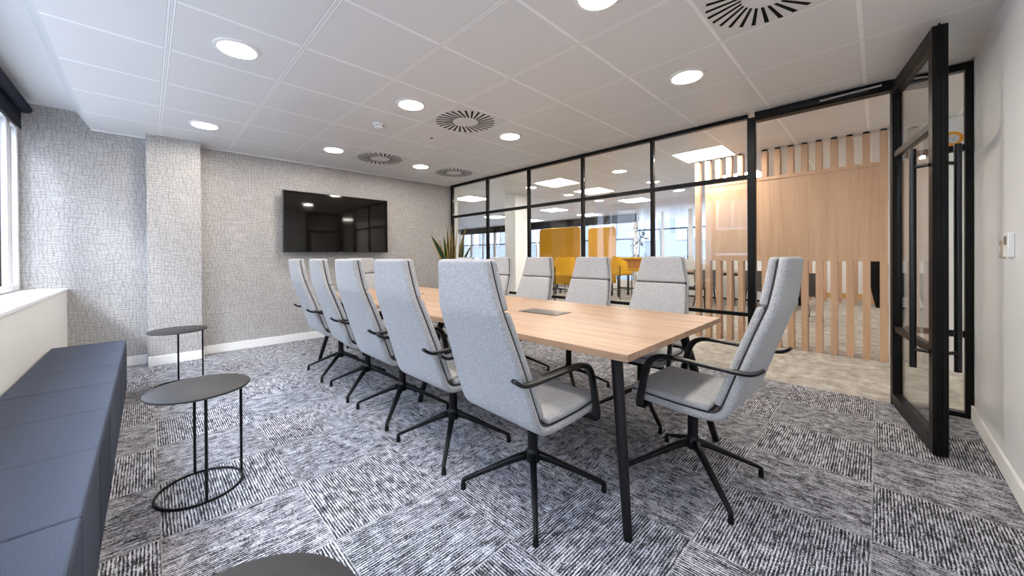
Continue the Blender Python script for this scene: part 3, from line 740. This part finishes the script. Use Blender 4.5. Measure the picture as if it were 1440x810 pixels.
def booth(label, x, y0, y1, z1, rz=0):
    t = thing('privacy_screen', label, 'screen', (x, y0, 0), rz, 'mustard yellow upholstered privacy screens')
    W = y1 - y0
    r = 0.09; pts = [(0, 0.35), (0, z1 - r)]
    pts += [(r - r * math.cos(a), z1 - r + r * math.sin(a)) for a in [PI / 2 * k / 6 for k in range(1, 7)]]
    pts += [(W - r + r * math.sin(a), z1 - r + r * math.cos(a)) for a in [PI / 2 * k / 6 for k in range(7)]] + [(W, 0.35)]
    m = MB(); m.rings([[(xx, a, b_) for a, b_ in pts] for xx in (0, 0.06)]); m.build('upholstered_panel', M_yellow, t, bevel=0.01)
    for yy in (0.12, W - 0.12): MB().box(0.01, 0.05, yy - 0.02, yy + 0.02, 0.0, 0.36).build('foot', M_black, t)
booth('large mustard yellow privacy screen seen through the glass', 8.0, 5.39, 6.74, 1.88, math.radians(0))
booth('smaller mustard yellow privacy screen right of the larger one', 9.3, 5.10, 5.97, 1.93, 0)
# high table with amber modesty panel
t = thing('high_table', 'mustard and amber high table with black legs by the far windows', 'table', (9.45, 4.52, 0))
MB().box(-0.35, 0.35, -0.55, 0.50, 1.02, 1.07).build('tabletop', M_yellow, t, bevel=0.01)
MB().box(-0.30, -0.27, -0.52, 0.46, 0.78, 1.019).build('front_panel', M_amber, t)
MB().box(-0.33, -0.26, -0.54, 0.48, 0.70, 0.779).build('lower_rail', M_yellow, t, bevel=0.008)
for x in (-0.28, 0.28):
    for y in (-0.48, 0.42): MB().box(x - 0.02, x + 0.02, y - 0.02, y + 0.02, 0.0, 0.699 if x < 0 else 1.019).build('leg', M_black, t)
MB().box(-0.295, -0.265, -0.459, 0.399, 0.24, 0.27).build('footrail', M_black, t)
# office swivel chair seat
t = thing('office_chair', 'pale blue-grey office chair base on castors behind the yellow high chair', 'chair', (9.1, 6.95, 0))
MB().lathe([(0.02, 0.405), (0.22, 0.41), (0.25, 0.43), (0.24, 0.47), (0.05, 0.485)], 28).build('seat', M_blueseat, t, smooth='auto')
MB().tube([(0, 0, 0.12), (0, 0, 0.405)], 0.025, 14).build('column', M_black, t)
for k in range(5):
    a = 2 * PI * k / 5 + 0.3; d = Vector((math.cos(a), math.sin(a), 0))
    lg = MB().tube([d * 0.02 + Vector((0, 0, 0.12)), d * 0.30 + Vector((0, 0, 0.075))], [0.022, 0.014], 10).build('leg', M_black, t)
    MB().tube([d * 0.30 + Vector((-d.y * 0.02, d.x * 0.02, 0.03)), d * 0.30 + Vector((d.y * 0.02, -d.x * 0.02, 0.03))], 0.03, 14).build('castor', M_dark, lg)
# leafy plant on the far side
t = thing('potted_plant', 'leafy green potted plant standing by the far windows', 'plant', (10.2, 4.83, 0))
MB().lathe([(0.12, 0.0), (0.17, 0.5), (0.17, 0.52), (0.15, 0.52), (0.14, 0.48)], 28).build('pot', M_fframe, t, smooth='auto')
MB().tube(smoothp([(0, 0, 0.45), (0.02, 0.03, 1.0), (-0.02, -0.03, 1.5), (0.01, 0.0, 1.9)]), 0.014, 8).build('stem', M_leafmid, t)
rnd = random.Random(3)
for k in range(46):
    z = rnd.uniform(0.9, 1.95); a = rnd.uniform(0, 2 * PI); r = rnd.uniform(0.04, 0.20); s_ = rnd.uniform(0.05, 0.085)
    c = Vector((r * math.cos(a), r * math.sin(a), z)); d = Vector((math.cos(a), math.sin(a), rnd.uniform(-0.8, 0.5))).normalized(); sd = d.cross(Vector((0, 0, 1))).normalized(); nn = sd.cross(d)
    m = MB(); out = []
    for u, w in ((0, 0.05), (0.25, 0.7), (0.5, 1), (0.8, 0.6), (1, 0.05)):
        p = c + d * s_ * 2 * u - Vector((0, 0, 0.04 * u * u)); out.append([p - sd * s_ * w * 0.6, p + nn * 0.006, p + sd * s_ * w * 0.6, p - nn * 0.003])
    m.rings(out); m.build('leaf', M_green, t, smooth=True)

# meeting table and chairs behind the slat screen
t = thing('meeting_table', 'oak-topped meeting table with black frame behind the slatted screen', 'table', (9.75, 2.2, 0))
MB().box(-0.55, 0.55, -1.15, 1.25, 0.71, 0.745).build('tabletop', M_oak, t, bevel=0.002)
m = MB(); m.box(-0.47, 0.47, -1.05, 1.15, 0.655, 0.7095); m.build('apron', M_black, t)
for x in (-0.45, 0.45):
    for y in (-1.0, 0.05, 1.1): MB().box(x - 0.025, x + 0.025, y - 0.025, y + 0.025, 0.0, 0.6545).build('leg', M_black, t)
MB().box(-0.46, -0.44, -0.97, 1.07, 0.12, 0.16).build('footrail', M_black, t)
def tub_chair(label, x, y, rz):
    t = thing('tub_chair', label, 'chair', (x, y, 0), rz, 'dark grey chairs around the meeting table')
    MB().box(-0.23, 0.23, -0.20, 0.24, 0.40, 0.47).build('seat', M_greyf, t, bevel=0.02)
    n = 14; R = []
    for z, k1 in ((0.44, 0.95), (0.60, 1.0), (0.80, 1.04)):
        r = []
        for k in range(n + 1): a = PI + PI * k / n; r.append((0.27 * k1 * math.cos(a), 0.02 + 0.25 * k1 * math.sin(a), z if math.sin(a) < -0.4 else 0.44 + (z - 0.44) * 0.7))
        for k in range(n, -1, -1): a = PI + PI * k / n; r.append((0.24 * k1 * math.cos(a), 0.02 + 0.22 * k1 * math.sin(a), z if math.sin(a) < -0.4 else 0.44 + (z - 0.44) * 0.7))
        R.append(r)
    MB().rings(R).build('backrest', M_greyf, t, smooth='auto')
    for sx in (-1, 1):
        for s2 in (-1, 1): MB().tube([(sx * 0.16, s2 * 0.15, 0.40), (sx * 0.23, s2 * 0.22, 0.0)], [0.016, 0.011], 10).build('leg', M_black, t)
tub_chair('dark grey chair at the right end of the meeting table behind the slats', 8.15, 0.95, math.radians(-60))
tub_chair('dark grey chair at the near side of the meeting table behind the slats', 8.75, 1.75, math.radians(-90))
tub_chair('dark grey chair farther left at the meeting table behind the slats', 8.75, 2.6, math.radians(-90))
t = thing('stool', 'black stool at the left end of the slatted screen', 'stool', (7.9, 2.62, 0))
MB().box(-0.20, 0.20, -0.20, 0.20, 0.43, 0.47).build('seat', M_dark, t, bevel=0.008)
for x in (-0.17, 0.17):
    for y in (-0.17, 0.17): MB().box(x - 0.014, x + 0.014, y - 0.014, y + 0.014, 0, 0.4295).build('leg', M_black, t)
t = thing('tall_planter', 'tall black tapered vessel behind the right end of the slatted screen', 'vessel', (10.9, 0.0, 0))
MB().lathe([(0.04, 0.0), (0.05, 0.05), (0.105, 0.35), (0.145, 0.65), (0.145, 0.88), (0.12, 0.98), (0.10, 0.98), (0.11, 0.88)], 36).build('body', M_dark, t, smooth='auto')
# second slatted oak screen in the distance
s2 = thing('slat_screen', 'distant oak slatted screen seen between the nearer slats', 'screen', (11.6, 0, 0))
for k in range(7):
    y = 0.1 + 0.27 * k; MB().box(0, 0.11, y - 0.045, y + 0.045, 0, 2.395).build('slat', M_oakv, s2)

# ------------------------------------------------------------------ outside
def building(label, x, y0, y1, z1, facing, wall, cols, rows_, ww, wh, zb, dz, pitch, yoff):
    t = thing('building', label, 'building', (x, 0, -6), 0)
    d = 1 if facing > 0 else -1
    a, b_ = sorted((0.0, -d * 5.0)); MB().box(a, b_, y0, y1, 0, z1).build('wall', wall, t)
    for i in range(cols):
        for j in range(rows_):
            yc = yoff + i * pitch; z = zb + j * dz
            m = MB(); f0, f1 = sorted((d * 0.001, d * 0.09)); e = 0.09
            m.box(f0, f1, yc - ww / 2, yc - ww / 2 + e, z, z + wh).box(f0, f1, yc + ww / 2 - e, yc + ww / 2, z, z + wh).box(f0, f1, yc - ww / 2 + e, yc + ww / 2 - e, z, z + e).box(f0, f1, yc - ww / 2 + e, yc + ww / 2 - e, z + wh - e, z + wh)
            m.box(f0, f1, yc - 0.03, yc + 0.03, z + e, z + wh - e).box(f0, f1, yc - ww / 2 + e, yc - 0.031, z + wh * 0.62, z + wh * 0.62 + 0.07).box(f0, f1, yc + 0.031, yc + ww / 2 - e, z + wh * 0.62, z + wh * 0.62 + 0.07)
            w = m.build('window', M_fframe if d > 0 else M_fframe2, t)
            g0, g1 = sorted((d * 0.002, d * 0.03)); MB().box(g0, g1, yc - ww / 2 + e, yc + ww / 2 - e, z + e, z + wh - e).build('pane', M_fwin, w)
building('tan rendered building with white windows across the street, mirrored in the glass', -10.0, -16.0, 5.2, 13.6, 1, M_brick, 12, 4, 1.25, 2.3, 1.6, 3.3, 1.75, -14.9)
building('pale stone building with tall windows across the street, mirrored in the glass', -10.6, 5.3, 30.0, 14.0, 1, M_facade, 13, 4, 1.0, 2.4, 1.3, 3.4, 1.8, 6.8)
building('pale office building opposite the far windows', 24.0, -10.0, 34.0, 20, -1, M_facade2, 14, 5, 1.9, 2.3, 1.3, 3.4, 3.0, -7.0)
struct(MB().box(-40, -0.99, -40, 60, -6.1, -6.0).build('ground', M_ground))
struct(MB().box(13.1, 60, -40, 60, -6.1, -6.0).build('ground', M_ground))

# ------------------------------------------------------------------ world, daylight, camera
w = bpy.data.worlds.new('World'); bpy.context.scene.world = w; w.use_nodes = True; nt = w.node_tree
bg = nt.nodes['Background']
tc = N(nt, 'ShaderNodeTexCoord'); s = N(nt, 'ShaderNodeSeparateXYZ'); L(nt, tc.outputs['Generated'], s.inputs[0])
col = ramp(nt, s.outputs[2], [(0.0, (0.84, 0.88, 1.0)), (0.5, (0.70, 0.79, 1.0)), (1.0, (0.60, 0.73, 1.0))])
L(nt, col, bg.inputs['Color']); bg.inputs['Strength'].default_value = 13.0

sn = bpy.data.lights.new('hazy_sun', 'SUN'); sn.energy = 3.0; sn.angle = math.radians(9); sn.color = (0.95, 0.97, 1.0)
so = bpy.data.objects.new('hazy_sun', sn); C.objects.link(so); so.rotation_euler = Vector((0.757, 0.654, -0.86)).to_track_quat('-Z', 'Y').to_euler()
def portal(loc, rot, sx, sy_):
    l = bpy.data.lights.new('window_portal', 'AREA'); l.shape = 'RECTANGLE'; l.size = sx; l.size_y = sy_; l.cycles.is_portal = True
    o = bpy.data.objects.new('window_portal', l); C.objects.link(o); o.location = loc; o.rotation_euler = rot
portal((-0.92, 2.51, 1.6), (0, -PI / 2, 0), 1.5, 5.9)
portal((11.02, 9.2, 1.3), (0, PI / 2, 0), 1.8, 9.6)

cam = bpy.data.cameras.new('Camera'); co = bpy.data.objects.new('Camera', cam); C.objects.link(co)
r_ = Vector((0.71559755, -0.69848108, -0.00665747)); u_ = Vector((0.0078075, -0.00153222, 0.99996835)); f_ = Vector((0.69846918, 0.71562688, -0.00435694))
mt = Matrix((( r_.x, u_.x, -f_.x, 0), (r_.y, u_.y, -f_.y, 0), (r_.z, u_.z, -f_.z, HC), (0, 0, 0, 1)))
co.matrix_world = mt
cam.sensor_width = 36; cam.sensor_fit = 'HORIZONTAL'; cam.lens = 513.9045 / 1440 * 36
cam.shift_x = (720 - 708.4775) / 1440; cam.shift_y = (362.7739 - 405) / 1440
cam.clip_start = 0.02; cam.clip_end = 200
sc = bpy.context.scene; sc.camera = co
sc.view_settings.view_transform = 'Standard'; sc.view_settings.look = 'None'; sc.view_settings.gamma = 1; sc.view_settings.use_curve_mapping = False
sc.view_settings.exposure = 0.04
sc.cycles.max_bounces = 10; sc.cycles.diffuse_bounces = 5; sc.cycles.transparent_max_bounces = 24; sc.cycles.sample_clamp_indirect = 6
